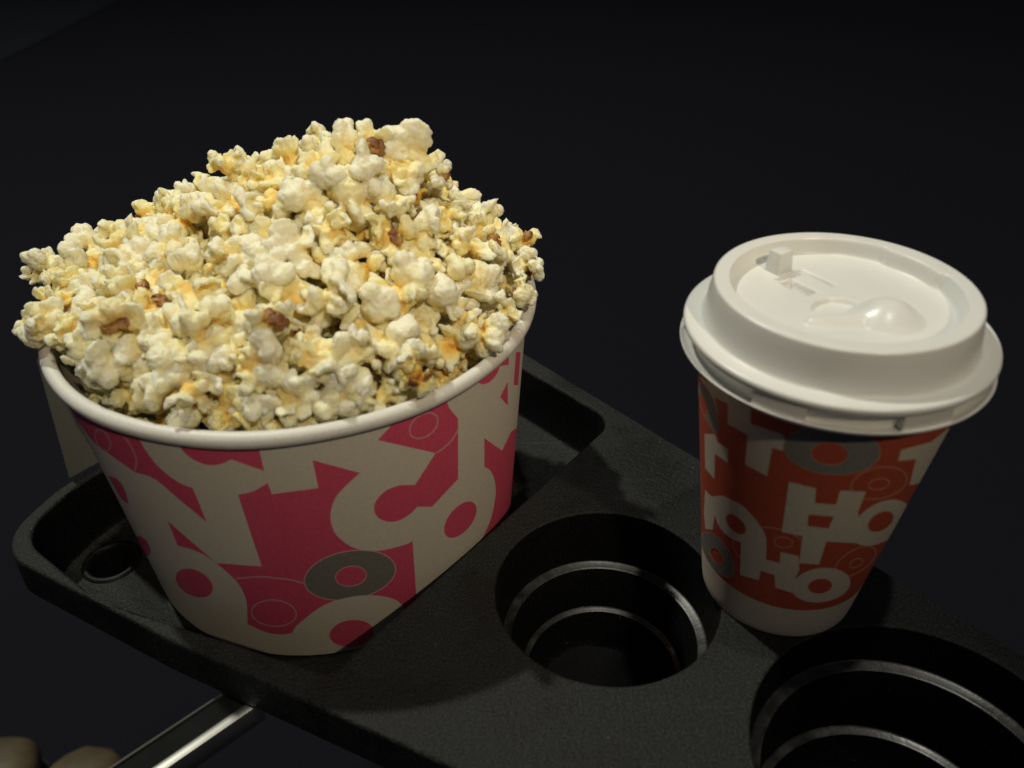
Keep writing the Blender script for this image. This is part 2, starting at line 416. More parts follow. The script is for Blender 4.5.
c_ = 1
pink = [
    [(70, 405, 1), (138, 428, 1), (138, 436), (145.6, 450), (158.4, 466.5), (176.6, 481), (193, 488.4, 1), (206.7, 522, 1), (180, 500), (154.7, 479), (134.7, 472, 1), (109, 453.8), (94.6, 442.8), (78, 421, 1)],
    [(108, 476, 1), (116, 478), (124, 488), (129, 504, 1), (122, 499)],
    [(137, 536), (146, 540), (151, 552), (146, 556), (139, 546)],
    [(172, 428, 1), (176.6, 441), (185.7, 453.8), (198.5, 462), (211, 465.2), (222, 463.5), (231.3, 459.3, 1), (264.3, 471, 1), (254, 428, 1)],
    [(238, 494.8, 1), (252.5, 491.4), (267.7, 483, 1), (272, 494, 1), (318.5, 488, 1), (312.6, 460, 1), (360, 472.8, 1), (347, 484.6), (335.4, 498), (330.4, 515), (334.5, 532), (349.4, 545.6), (369, 550.5), (389, 548.8), (412.5, 540.6, 1), (417, 606, 1), (420, 630, 1), (411, 622, 1), (403, 606), (389, 597.5), (359, 595.5), (327, 603.7), (305, 618.5), (292.5, 633, 1), (280, 634.5), (265, 631.7), (247.4, 624, 1), (247.4, 613), (246, 599.6), (238.6, 584), (223, 568.6), (201, 553), (177.7, 545.4, 1), (167.7, 521, 1), (216.4, 563, 1), (261.8, 566.4, 1)],
    [(405, 395, 1), (397.4, 418.4, 1), (377.8, 440, 1), (435.5, 453, 1), (415, 484.8, 1), (398, 485.7), (384, 492), (375, 503), (375.4, 514), (384, 520.8), (396.4, 521.2), (408.8, 515), (417.4, 506.7, 1), (432, 506.7, 1), (458, 479, 1), (458, 418.4, 1), (448, 405), (447, 385, 1)],
    [(484.3, 438, 1), (502, 450.6, 1), (511, 432, 1), (519.5, 425, 1), (517.5, 470, 1), (514, 525, 1), (505, 548, 1), (470, 560, 1), (481, 541), (491, 518), (495.5, 495), (494.5, 480), (490, 470), (484.3, 467, 1)],
    [(476, 368, 1), (476.5, 379.3), (480.4, 384), (488.2, 383), (496, 375.4), (500, 366, 1), (508.7, 364.6, 1), (509, 340, 1)],
    [(507.7, 382, 1), (500, 396.9, 1), (507.7, 405.7, 1)],
    [(516, 352, 1), (513.5, 385, 1), (518, 385, 1), (520.5, 352, 1)],
]
holes = [ell(194.3, 583, 20, 12.5, 28), ell(351.4, 632.9, 22, 13.2, -8), ell(460.3, 519.6, 21.5, 11.5, -51)]
for rep in range(2):
    dth = math.pi * rep
    for px in pink: decal('printed_ground', BK, curve_pts(px), 0.00015, M_PINK, bucket, dth)
    for px in holes: decal('printed_disc', BK, px, 0.00015, M_PINK, bucket, dth)
    # grey ring with pale outlines
    G, Gi = ell(350, 573.5, 48, 26, -12, 60), ell(351, 575.5, 15.5, 10.2, -10, 60)
    def clip(L):   # the ring slips under the pale letter above it and the big O below it
        return L
    decal('printed_ring', BK, ell(350, 575, 45.5, 23.5, -10, 60), 0.00030, M_GREY, bucket, dth, ring=ell(351, 576, 15, 9.4, -8, 60))
    decal('printed_outline', BK, ell(350, 575, 46.7, 24.7, -10, 60), 0.00035, M_PALEPINK, bucket, dth, ring=ell(350, 575, 45.5, 23.5, -10, 60))
    decal('printed_outline', BK, ell(351, 576, 16.1, 10.4, -8, 60), 0.00035, M_PALEPINK, bucket, dth, ring=ell(351, 576, 15, 9.4, -8, 60))
    decal('printed_letter', BK, curve_pts([(292.5, 633), (305, 618.5), (327, 603.7), (359, 595.5), (389, 597.5), (405, 608), (411, 622), (402, 641), (372, 655), (330, 662), (302, 655)]), 0.00045, M_WHITE, bucket, dth, )
    decal('printed_disc', BK, ell(351.4, 632.9, 22, 13.2, -8), 0.00060, M_PINK, bucket, dth)
    # the pale C keeps its foot over the ring
    decal('printed_letter', BK, curve_pts([(334, 531), (349.4, 545.6), (369, 550.5), (389, 548.8), (412.5, 540.6), (400, 532), (370, 535), (345, 528)]), 0.00045, M_WHITE, bucket, dth)
    for (cx, cy, rx, ry, tl) in ((274, 613, 23, 13.7, 4), (423.6, 425.5, 16.5, 11.3, -38), (103, 440, 7, 12, -28)):
        decal('printed_outline', BK, ell(cx, cy, rx, ry, tl), 0.00030, M_PALEPINK, bucket, dth, ring=ell(cx, cy, rx - 1.3, ry - 1.3, tl))
    def arc(P, wd=1.4):
        """a thin printed line through picture points"""
        P = np.array(P, float); t = np.linspace(0, len(P) - 1, 8 * len(P)); i = np.minimum(t.astype(int), len(P) - 2); f = t - i
        Q = np.array([np.interp(t, range(len(P)), P[:, 0]), np.interp(t, range(len(P)), P[:, 1])]).T
        for _ in range(6): Q[1:-1] = (Q[:-2] + 2 * Q[1:-1] + Q[2:]) / 4
        d = np.gradient(Q, axis=0); n_ = np.c_[-d[:, 1], d[:, 0]]; n_ /= np.linalg.norm(n_, axis=1)[:, None]
        return [tuple(p) for p in (Q + n_ * wd / 2)] + [tuple(p) for p in (Q - n_ * wd / 2)[::-1]]
    for P in ([(236, 578.6), (260.7, 576.2), (291.7, 579.7), (305, 583.5)], [(458, 430), (452, 440), (444, 448), (436, 453)], [(122, 433), (132, 447), (137, 460), (135, 471)]):
        decal('printed_outline', BK, arc(P), 0.00022, M_PALEPINK, bucket, dth)

# ------------------------------------------------------------------ takeaway cup
CC = (0.1017, 0.2240); CR0, CZ1, CR1 = 0.0282, 0.1060, 0.0414
CK = Cone(CC, 0.0003, CR0, CZ1, CR1)
cup = empty('takeaway_cup', (0, 0, 0))
tag(cup, 'red paper takeaway cup with pale letters and rings under a white plastic lid', 'cup')
zband = 0.5 * (CK.hit(794, 610)[1] + CK.hit(773, 606)[1])
V, Fc = lathe([(CR0 - 0.0012, 0.0002), (CR0 - 0.0003, 0.0002), (CR0, 0.0010)] + [(CK.R(zband * k / 4), max(zband * k / 4, 0.0012)) for k in range(1, 5)], CC, 128)
link('base_band', mesh('base_band', V, Fc), M_CUPW, cup)
V, Fc = lathe([(CK.R(zband + (CZ1 - zband) * k / 8), zband + (CZ1 - zband) * k / 8) for k in range(9)], CC, 128)
link('paper_wall', mesh('paper_wall', V, Fc), M_RED, cup)
cw = [
    [(728, 398, 1), (728, 424, 1), (747.7, 434.7, 1), (745, 464.6, 1), (767, 476, 1), (772.4, 447.7, 1), (786, 451.5, 1), (784, 435, 1), (751, 423.7, 1), (750, 392, 1)],
    [(699.5, 376, 1), (729, 396, 1), (729, 404.7, 1), (715, 397, 1), (718.5, 414, 1), (708, 396, 1)],
    [(704.7, 434, 1), (715, 434, 1), (717.8, 442.5, 1), (728, 449, 1), (727.5, 462.7, 1), (715, 454, 1), (714.5, 479, 1), (705.4, 468.5, 1)],
    # left O with the H below it
    [(705.3, 489.4, 1), (709, 494, 1), (713, 496.7, 1), (721, 495.6), (730, 499), (744, 507), (758.7, 523.7), (766, 538), (766, 559.5, 1), (773, 561, 1), (779.6, 563.3, 1), (780.6, 551.9, 1), (798.3, 556, 1), (799.4, 569.6, 1), (795, 580), (794, 593.5, 1), (775.4, 587.5, 1), (774.4, 574.8, 1), (760.8, 570.6, 1), (758.7, 580, 1), (740, 574.8, 1), (741, 542.5, 1), (727.5, 536), (719, 526), (714.5, 515.4, 1), (713, 530, 1), (705.6, 529, 1), (704, 512, 1)],
    # H over T, joined to the right O
    [(789, 481.7, 1), (816, 488.3, 1), (815, 503, 1), (835.8, 504.6, 1), (840, 490.4, 1), (866, 491.5, 1), (858, 512, 1), (862, 543.5, 1), (826.4, 541.4, 1), (819, 564.4, 1), (799, 563, 1), (802.5, 536, 1), (781.7, 532, 1)],
    [(900.7, 450, 1), (931, 442, 1), (950, 427, 1), (951.5, 436, 1), (937, 460, 1), (926, 482, 1), (909.3, 485, 1), (916, 459, 1), (898, 461, 1)],
]
cr = [[(808.7, 514.4, 1), (833.7, 516.5, 1), (828.5, 528.3, 1), (807.7, 525.8, 1)]]
for rep in range(2):
    dth = math.pi * rep
    for px in cw: decal('printed_letter', CK, curve_pts(px, 2.5), 0.00015, M_CUPW, cup, dth)
    decal('printed_letter', CK, ell(880, 522.5, 32, 18.5, -32), 0.00022, M_CUPW, cup, dth, ring=ell(880.6, 521.4, 14, 8.4, -32))
    decal('printed_letter', CK, ell(821, 585, 29.5, 17, -8), 0.00022, M_CUPW, cup, dth, ring=ell(820, 586, 12, 7.3, -8))
    decal('printed_disc', CK, ell(880.6, 521.4, 14, 8.4, -32), 0.00026, M_RED, cup, dth)
    decal('printed_disc', CK, ell(820, 586, 12, 7.3, -8), 0.00026, M_RED, cup, dth)
    decal('printed_disc', CK, ell(735.9, 524, 12.5, 6.6, 46), 0.00026, M_RED, cup, dth)
    for px in cr: decal('printed_disc', CK, curve_pts(px, 2.5), 0.00026, M_RED, cup, dth)
    # grey rings
    for o_, i_ in ((ell(832, 449.5, 48, 24.5, 4, 60), ell(829.6, 453.5, 18, 11, 4, 60)),
                   (ell(718, 554.5, 25.5, 11, 58, 60), ell(717, 556, 9, 4.6, 58, 60)),
                   ([(699.6 + 0.6 * 0 + p[0], p[1]) for p in ell(9.5, 408, 25.5, 6.4, 72, 60)], [(699.6 + p[0], p[1]) for p in ell(4, 404, 11, 2.4, 78, 60)])):
        decal('printed_ring', CK, o_, 0.00030, M_GREY, cup, dth, ring=i_)
        for L, g in ((o_, 1.0), (i_, -0.9)):
            a = np.array(L); m_ = a.mean(0); d = (a - m_); s_ = np.linalg.norm(d, axis=1, keepdims=True)
            decal('printed_outline', CK, [tuple(p) for p in (a + d / s_ * 0.8)], 0.00036, M_ORANGE, cup, dth, ring=L)
    for cx, cy, rx, ry, tl in ((879, 483, 29, 16, -12), (879, 484, 11, 6, -10), (855, 561.5, 24, 11.5, -32), (856, 563, 7.5, 4.6, -25), (783.5, 542.5, 9.8, 5.8, 8), (770, 548, 38, 21, 8)):
        decal('printed_outline', CK, ell(cx, cy, rx, ry, tl), 0.00010, M_ORANGE, cup, dth, ring=ell(cx, cy, rx - 1.2, ry - 1.2, tl))

# --- lid
ZT, ZFL = 0.1290, 0.1238
lid_prof = [(0.0405, 0.1062), (0.0460, 0.1066), (0.0470, 0.1075), (0.0474, 0.1083), (0.04735, 0.1086), (0.0471, 0.1087), (0.0466, 0.1083), (0.0452, 0.1077), (0.0434, 0.1077),
            (0.0434, 0.1127), (0.0455, 0.1129), (0.0464, 0.1133), (0.0468, 0.1140), (0.0469, 0.1147), (0.04675, 0.1154), (0.0464, 0.1158), (0.0459, 0.1160), (0.0448, 0.11603), (0.0422, 0.1160), (0.0416, 0.1161), (0.04125, 0.1164), (0.0410, 0.1170),
            (0.0406, 0.1192), (0.0397, 0.1247), (0.0391, 0.1280), (0.03895, 0.1285), (0.0387, 0.1288), (0.0383, 0.1290), (0.0378, 0.12905), (0.0355, 0.1290)]
V, Fc = lathe(lid_prof, CC, 200)
lidm = mesh('lid', V, Fc); fix_normals(lidm); autosmooth(lidm, 50)
lid = link('lid', lidm, M_LID, cup)
def fpx(x, y): p = at(x, y, ZFL); return np.array((p.x - CC[0], p.y - CC[1]))
bulb_c = fpx(888, 318) ; tail = fpx(812, 323); semi = fpx(842, 312)
post = fpx(778, 270)
ux = fpx(830, 285) - fpx(800, 271); ux /= np.linalg.norm(ux)
def capsule(p, a, b, ra, rb):
    ab = b - a; t = np.clip(((p - a) @ ab) / (ab @ ab), 0, 1); d = np.linalg.norm(p - (a + t[:, None] * ab), axis=1); return d, ra + (rb - ra) * t
def sm(e0, e1, x): t = np.clip((x - e0) / (e1 - e0), 0, 1); return t * t * (3 - 2 * t)
nr_, na_ = 110, 300
rr = np.linspace(0.0, 0.0357, nr_); aa = np.linspace(0, 2 * math.pi, na_, endpoint=False)
Rg, Ag = np.meshgrid(rr, aa, indexing='ij'); Pxy = np.c_[(Rg * np.cos(Ag)).ravel(), (Rg * np.sin(Ag)).ravel()]
rad = np.hypot(*Pxy.T); ang_ = np.arctan2(Pxy[:, 1], Pxy[:, 0])
# inner wall of the rim, with the widened bay on the right side and a lowered drinking edge in front
ri = 0.0332 - 0.0016 * (sm(0.15, 0.22, ang_) * (1 - sm(0.80, 0.87, ang_)))
frontal = sm(0.25, 0.75, -np.sin(ang_ + 0.25))
wall = sm(-0.0009 - 0.0035 * frontal, 0.0011, rad - ri)
Z = ZFL + (ZT - ZFL) * wall
Z += 0.0005 * np.exp(-(rad - 0.0300) ** 2 / (2 * 0.0006 ** 2)) * 0.0
db = np.linalg.norm(Pxy - bulb_c, axis=1)
d, r_ = capsule(Pxy, bulb_c, tail, 0.0066, 0.0026)
hb = 0.0058 * np.clip(1 - (db / 0.0106) ** 2, 0, 1) ** 1.1
ht = 0.0027 * np.clip(1 - (d / r_) ** 2, 0, 1) ** 1.1 * (0.45 + 0.55 * r_ / 0.0066)
hgt = (hb ** 4 + ht ** 4) ** 0.25
ds = np.linalg.norm(Pxy - semi, axis=1)
back = (Pxy - semi) @ np.array((0.25, 0.97))
semid = -0.0016 * (1 - sm(0.0078, 0.0092, ds)) * sm(-0.0015, 0.0005, back)
Z = np.maximum(Z, np.where(rad < ri - 0.001, ZFL + hgt, 0)) + np.where((hgt > 0.0002) | (wall > 0.01), 0, semid)
# U shaped groove and the rectangular pour hole
g0 = fpx(806, 284); lp = Pxy - g0; lu = lp @ ux; lv = lp @ np.array((-ux[1], ux[0]))
def rect(u, v, hu, hv): return np.maximum(np.abs(u) - hu, np.abs(v) - hv)
ro = rect(lu, lv, 0.0070, 0.0062)
Z -= np.where(wall > 0.01, 0, 0.0018 * (1 - sm(0.0005, 0.0011, np.abs(ro))) * ((lu < 0.0060)) * ((lv > -0.0055)))
lu2 = (Pxy - fpx(797, 286.5)) @ ux; lv2 = (Pxy - fpx(797, 286.5)) @ np.array((-ux[1], ux[0]))
Z -= np.where(wall > 0.01, 0, 0.0034 * (1 - sm(-0.0003, 0.0003, rect(lu2 - 0.0008, lv2, 0.0050, 0.0023))))
Z += 0.00006 * np.sin(Pxy[:, 0] * 400 + 1) * np.cos(Pxy[:, 1] * 330)
V = [(CC[0] + p[0], CC[1] + p[1], z) for p, z in zip(Pxy, Z)]
Fc = [(i * na_ + k, i * na_ + (k + 1) % na_, (i + 1) * na_ + (k + 1) % na_, (i + 1) * na_ + k) for i in range(nr_ - 1) for k in range(na_)]
pl = mesh('drinking_panel', V, Fc); bm = bmesh.new(); bm.from_mesh(pl); bmesh.ops.remove_doubles(bm, verts=bm.verts, dist=1e-7); bmesh.ops.recalc_face_normals(bm, faces=bm.faces)
if sum(f.normal.z for f in bm.faces) < 0: bmesh.ops.reverse_faces(bm, faces=bm.faces)
bm.to_mesh(pl); bm.free()
link('drinking_panel', pl, M_LID, lid)
# tapered peg
bm = bmesh.new(); bmesh.ops.create_cube(bm, size=1)
for v in bm.verts:
    s = 0.80 if v.co.z > 0 else 1.0; v.co = Vector((v.co.x * 0.0072 * s, v.co.y * 0.0062 * s, v.co.z * 0.0084))
bmesh.ops.bevel(bm, geom=bm.edges[:], offset=0.0005, segments=2, affect='EDGES', profile=0.5)
bmesh.ops.rotate(bm, cent=(0, 0, 0), matrix=Matrix.Rotation(math.atan2(ux[1], ux[0]) + math.pi / 2, 3, 'Z'), verts=bm.verts)
bmesh.ops.translate(bm, vec=(CC[0] + post[0], CC[1] + post[1], ZFL + 0.0031), verts=bm.verts)
me = bpy.data.meshes.new('locking_peg'); bm.to_mesh(me); bm.free(); autosmooth(me, 40); link('locking_peg', me, M_LID, lid)
# grip tabs between the flange and the shoulder bead
tv, tf = [], []
a_t = [math.atan2(*(at(x, y, 0.1085).xy - Vector(CC)).yx) for x, y in ((779, 410), (925, 424))]
tabs = a_t + [a_t[0] - 1.35, a_t[1] + 1.25, a_t[1] + 2.3]
for k, a in enumerate(tabs):
    V = []
    n_ = 8
    for i in range(n_ + 1):
        b_ = a + (i / n_ - .5) * 0.34
        for r_2, z_ in ((0.0430, 0.1075), (0.0464, 0.1081), (0.0460, 0.1131), (0.0430, 0.1133)):
            V.append((CC[0] + r_2 * math.cos(b_), CC[1] + r_2 * math.sin(b_), z_))
    Fc = [(i * 4 + j, i * 4 + (j + 1) % 4, i * 4 + 4 + (j + 1) % 4, i * 4 + 4 + j) for i in range(n_) for j in range(4)] + [(0, 1, 2, 3), tuple(n_ * 4 + j for j in (3, 2, 1, 0))]
    me = fix_normals(mesh('grip_tab', V, Fc)); autosmooth(me, 40); link('grip_tab', me, M_LID, lid)

# ------------------------------------------------------------------ popcorn
def popcorn_mat():
    m, nt, b = new_mat('popcorn_flesh')
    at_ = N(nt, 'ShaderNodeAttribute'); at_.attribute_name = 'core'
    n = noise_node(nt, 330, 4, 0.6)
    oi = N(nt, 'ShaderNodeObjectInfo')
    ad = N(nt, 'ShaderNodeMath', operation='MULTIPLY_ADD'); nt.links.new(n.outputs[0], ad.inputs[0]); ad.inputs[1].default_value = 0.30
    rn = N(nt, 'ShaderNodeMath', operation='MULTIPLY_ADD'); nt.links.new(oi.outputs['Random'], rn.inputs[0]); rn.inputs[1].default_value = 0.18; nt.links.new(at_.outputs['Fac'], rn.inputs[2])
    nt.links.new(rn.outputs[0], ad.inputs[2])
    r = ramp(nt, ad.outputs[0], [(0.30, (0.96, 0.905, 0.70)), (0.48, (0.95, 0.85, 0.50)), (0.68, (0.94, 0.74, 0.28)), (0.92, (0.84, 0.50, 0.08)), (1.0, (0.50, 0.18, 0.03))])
    nt.links.new(r.outputs[0], b.inputs['Base Color'])
    b.inputs['Roughness'].default_value = 0.55; b.inputs['Specular IOR Level'].default_value = 0.35
    b.inputs['Subsurface Weight'].default_value = 0.6; b.inputs['Subsurface Radius'].default_value = (0.0042, 0.0030, 0.0010); b.inputs['Subsurface Scale'].default_value = 1.0
    n2 = noise_node(nt, 800, 4, 0.6); bump(nt, b, n2.outputs[0], 0.35, 0.0005)
    return m
M_POP = popcorn_mat()
m, nt, b = new_mat('popcorn_hull'); n = noise_node(nt, 260, 3)
r = ramp(nt, n.outputs[0], [(0.30, (0.10, 0.032, 0.012)), (0.5, (0.26, 0.10, 0.03)), (0.72, (0.52, 0.30, 0.10))]); nt.links.new(r.outputs[0], b.inputs['Base Color'])
b.inputs['Roughness'].default_value = 0.55; M_HULL = m

def ico(r=1.0, sub=2):
    bm = bmesh.new(); bmesh.ops.create_icosphere(bm, subdivisions=sub, radius=r)
    V = np.array([v.co[:] for v in bm.verts]); Fc = [tuple(v.index for v in f.verts) for f in bm.faces]; bm.free(); return V, Fc
IV, IF = ico(1.0, 2)
def rand_dir(g):
    v = g.normal(size=3); return v / np.linalg.norm(v)
def make_popcorn(i):
    g = np.random.default_rng(100 + i); V, Fc = [], []
    belly = np.array((0, 0, -1.0))
    def blob(c, r, ax, flat):
        # ellipsoid, squashed along ax
        P = IV * r; P = P - np.outer(P @ ax, ax) * (1 - flat)
        o = len(V); V.extend((P + c).tolist()); Fc.extend(tuple(k + o for k in f) for f in IF)
    def cap(c, ax, r, thick, open_):
        # a curled flake: a torn bowl with its hollow side towards ax
        t1 = np.cross(ax, rand_dir(g)); t1 /= np.linalg.norm(t1); t2 = np.cross(ax, t1); ph = g.uniform(0, 6.3, 3); o = len(V); n1, n2 = 9, 22
        for sh in (r, r - thick):
            for j in range(n1):
                for k in range(n2):
                    th = 2 * math.pi * k / n2; mx = open_ * (1 + .22 * math.sin(2 * th + ph[0]) + .14 * math.sin(3 * th + ph[1]) + .08 * math.sin(7 * th + ph[2])); al = mx * (j + .02) / (n1 - 1)
                    rr_ = sh * (1 + 0.10 * math.sin(4 * th + ph[1]) * al)
                    V.append((c + rr_ * (-ax * math.cos(al) + (t1 * math.cos(th) * 1.15 + t2 * math.sin(th) * .85) * math.sin(al))).tolist())
        for s_ in range(2):
            b0 = o + s_ * n1 * n2
            for j in range(n1 - 1):
                for k in range(n2):
                    f = (b0 + j * n2 + k, b0 + j * n2 + (k + 1) % n2, b0 + (j + 1) * n2 + (k + 1) % n2, b0 + (j + 1) * n2 + k); Fc.append(f if s_ else f[::-1])
            f = tuple(b0 + k for k in range(n2)); Fc.append(f[::-1] if s_ else f)
        e = (n1 - 1) * n2
        for k in range(n2): Fc.append((o + e + k, o + e + (k + 1) % n2, o + n1 * n2 + e + (k + 1) % n2, o + n1 * n2 + e + k)[::-1])
    blob(np.array((0, 0, .5)), 3.2, np.array((0, 0, 1.)), 0.9)
    nl = int(g.integers(5, 8)); dirs = []
    tries = 0
    while len(dirs) < nl and tries < 400:
        tries += 1; d = rand_dir(g)
        if d[2] < -0.55: continue
        if all(d @ e < 0.55 for e in dirs): dirs.append(d)
    for d in dirs:
        if g.random() < 0.5:      # an open flake instead of a closed lobe
            side = np.cross(d, rand_dir(g)); side /= np.linalg.norm(side)
            ax = d * g.uniform(.1, .9) + side * g.uniform(.4, 1.0); ax /= np.linalg.norm(ax); r_f = g.uniform(3.2, 4.8)
            cap(d * g.uniform(5.2, 6.8) + ax * 0.6, ax, r_f, g.uniform(1.3, 1.9), g.uniform(1.0, 1.55))
            blob(d * 4.2, g.uniform(1.8, 2.6), rand_dir(g), .8)
            if g.random() < .6: blob(d * 6.5 + rand_dir(g) * 1.6, g.uniform(1.4, 2.3), rand_dir(g), .75)
            continue
        L = g.uniform(3.8, 6.8); r0 = g.uniform(3.0, 4.9)
        c = d * L; blob(c, r0, rand_dir(g), g.uniform(.62, 1.0))
        side = np.cross(d, rand_dir(g)); side /= np.linalg.norm(side)
        # knuckled sub lobes, some of them folded into a curl
        for s in range(int(g.integers(2, 5))):
            e = d * g.uniform(.2, 1.0) + rand_dir(g) * 1.0 + side * g.uniform(-.6, .6); e /= np.linalg.norm(e)
            if e[2] < -0.85: continue
            blob(c + e * r0 * g.uniform(.65, 1.05), r0 * g.uniform(.50, .80), rand_dir(g), g.uniform(.6, 1.0))
        if g.random() < 0.65:   # a petal
            blob(c + side * r0 * 1.1 + d * 1.0, r0 * g.uniform(.8, 1.05), np.cross(side, d), 0.42)
    me = bpy.data.meshes.new('lobes'); me.from_pydata(V, [], Fc); me.update()
    o = bpy.data.objects.new('lobes', me); COL.objects.link(o)
    md = o.modifiers.new('r', 'REMESH'); md.mode = 'VOXEL'; md.voxel_size = 0.40
    md = o.modifiers.new('s', 'SMOOTH'); md.factor = 0.5; md.iterations = 3
    dg = bpy.context.evaluated_depsgraph_get(); ev = o.evaluated_get(dg)
    out = bpy.data.meshes.new_from_object(ev); bpy.data.objects.remove(o); bpy.data.meshes.remove(me)
    out.name = 'popcorn'
    nv = len(out.vertices); co = np.empty(nv * 3); out.vertices.foreach_get('co', co); co = co.reshape(-1, 3)
    no = np.empty(nv * 3); out.vertices.foreach_get('normal', no); no = no.reshape(-1, 3)
    disp = np.array([noise.noise(Vector(p * 0.55 + i * 7.0)) * 0.42 + noise.noise(Vector(p * 1.3 + i * 3.0)) * 0.20 - abs(noise.noise(Vector(p * 0.8 + 40 + i))) * 0.40 for p in co])
    co2 = co + no * disp[:, None]
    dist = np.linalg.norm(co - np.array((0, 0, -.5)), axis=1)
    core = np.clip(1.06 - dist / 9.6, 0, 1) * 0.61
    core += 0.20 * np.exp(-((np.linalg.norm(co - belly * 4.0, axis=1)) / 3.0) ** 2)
    ms = co2 * 0.001
    out.vertices.foreach_set('co', ms.ravel()); 
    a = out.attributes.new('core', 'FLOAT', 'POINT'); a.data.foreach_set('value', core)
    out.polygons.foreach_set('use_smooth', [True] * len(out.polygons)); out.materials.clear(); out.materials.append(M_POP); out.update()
    # hull: torn brown flakes on the belly
    HV, HF = [], []
    for k in range(int(g.integers(2, 4))):
        c = belly * 2.3 + np.array((g.uniform(-1.8, 1.8), g.uniform(-1.8, 1.8), g.uniform(-.2, .9))); ax = belly + g.normal(size=3) * 0.45; ax /= np.linalg.norm(ax)
        t1 = np.cross(ax, (1, .3, 0)); t1 /= np.linalg.norm(t1); t2 = np.cross(ax, t1); R = g.uniform(1.9, 2.8); o0 = len(HV)
        ph = g.uniform(0, 6, 3)
        for shell in (1.0, 0.90):
            for j in range(5):
                for q_ in range(12):
                    th = 2 * math.pi * q_ / 12; mx = .80 + .30 * math.sin(2 * th + ph[0]) + .16 * math.sin(5 * th + ph[1]); al = mx * j / 4
                    HV.append((c + R * shell * (ax * math.cos(al) + (t1 * math.cos(th) + t2 * math.sin(th)) * math.sin(al))) * 0.001)
        for s_ in range(2):
            for j in range(4):
                for q_ in range(12):
                    b0 = o0 + s_ * 60; f = (b0 + j * 12 + q_, b0 + j * 12 + (q_ + 1) % 12, b0 + (j + 1) * 12 + (q_ + 1) % 12, b0 + (j + 1) * 12 + q_)
                    HF.append(f if s_ == 0 else f[::-1])
        for q_ in range(12): HF.append((o0 + 48 + q_, o0 + 48 + (q_ + 1) % 12, o0 + 60 + 48 + (q_ + 1) % 12, o0 + 60 + 48 + q_))
    hm = mesh('hull', HV, HF); hm.materials.append(M_HULL)
    size = np.linalg.norm(ms, axis=1).max()
    return out, hm, float(size)
PROTO = [make_popcorn(i) for i in range(20)]

B2 = np.array(BC)
def heap_z(x, y):
    dx, dy = x - B2[0], y - B2[1]; rho = math.hypot(dx, dy) / 0.098; rho = min(rho, 1.0)
    front = max(0.0, (-dy * 0.96 + dx * 0.26) / (math.hypot(dx, dy) + 1e-6))
    z = 0.0865 + 0.030 * (1 - rho ** 3.6) - 0.008 * front * rho ** 4 + 0.006 * (1 - front) * rho ** 3
    z += 0.034 * math.exp(-((dx - 0.031) ** 2 + (dy - 0.004) ** 2) / (2 * 0.027 ** 2)) * (1 - rho ** 4)
    z += 0.012 * math.exp(-((dx + 0.036) ** 2 + (dy - 0.028) ** 2) / (2 * 0.034 ** 2)) * (1 - rho ** 4)
    z -= 0.010 * min(1.0, max(0.0, (-dx - 0.035) / 0.045))
    return z
pieces = []   # (pos, scale)
placed = []
def put(pos, sc, i=None, quat=None, label=None, group=None, hull=True, force=False):
    i = int(rng.integers(len(PROTO))) if i is None else i
    me, hm, rad_ = PROTO[i]
    o = bpy.data.objects.new('popcorn', me); COL.objects.link(o); o.location = pos
    if quat is None:
        v = rng.normal(size=4); v /= np.linalg.norm(v); quat = v
    o.rotation_mode = 'QUATERNION'; o.rotation_quaternion = quat; o.scale = (sc,) * 3
    if force or (hull and rng.random() < 0.36):
        h = bpy.data.objects.new('hull', hm); COL.objects.link(h); h.parent = o
    tag(o, label, 'popcorn', group); placed.append(np.array(pos)); return o
def facing(dirv, roll):
    """rotation that turns the browned belly (-Z) of a piece towards dirv"""
    return Vector((0, 0, -1)).rotation_difference(Vector(dirv).normalized()) @ Matrix.Rotation(roll, 4, 'Z').to_quaternion()
def hero(x, y, r, sc, i, label, belly=None, roll=0.0):
    """a piece seen at picture point (x, y), standing off the bucket axis by r in depth"""
    d = ray(x, y); t = (BC[1] + r - (0.006 if belly else 0)) / d.y; p = CAM + d * t
    q_ = None if belly is None else facing((CAM - p).normalized() + Vector(belly), roll)
    o = put(tuple(p), sc, i, q_, label, force=belly is not None)
    for c in o.children: c.scale = (1.3, 1.3, 1.15)
    return o
hero(372, 147, 0.010, 1.15, 3, 'topmost popcorn piece with two browned hollows at the peak of the heap', (0.2, 0, .2), 0.5)
hero(443, 178, 0.012, 0.62, 5, 'small popcorn bud poking up on the right shoulder of the heap', (0.6, 0, .8), 1.0)
hero(494, 244, 0.000, 0.92, 7, 'popcorn piece with an open tan hollow just left of the rightmost tip', (0.3, 0, .5), 2.0)
hero(524, 240, 0.010, 0.85, 9, 'popcorn piece with a brown curl sticking out at the right tip of the heap', (0.5, 0, 0.0), 2.5)
hero(524, 268, -0.005, 0.82, 11, 'pale popcorn piece resting over the right end of the bucket rim')
hero(118, 322, -0.052, 1.15, 2, 'popcorn piece with a large dark brown hollow on the left slope', (0.1, 0, 0.0), 0.4)
hero(32, 323, -0.030, 0.64, 4, 'leftmost popcorn piece overhanging the left end of the bucket rim')
hero(46, 270, 0.008, 0.95, 6, 'long pale popcorn piece sticking out at the upper left edge', None)
hero(415, 372, -0.068, 0.95, 8, 'popcorn piece lying across the front right rim with a brown tip', (0.6, 0, -0.8), 0.2)
hero(272, 322, -0.062, 1.0, 10, 'popcorn piece with brown hollows in the front middle of the heap', (0, 0, .3), 1.4)
hero(313, 165, 0.010, 0.95, 12, 'popcorn piece with a dark brown split left of the peak', (0, 0, .1), 0.9)
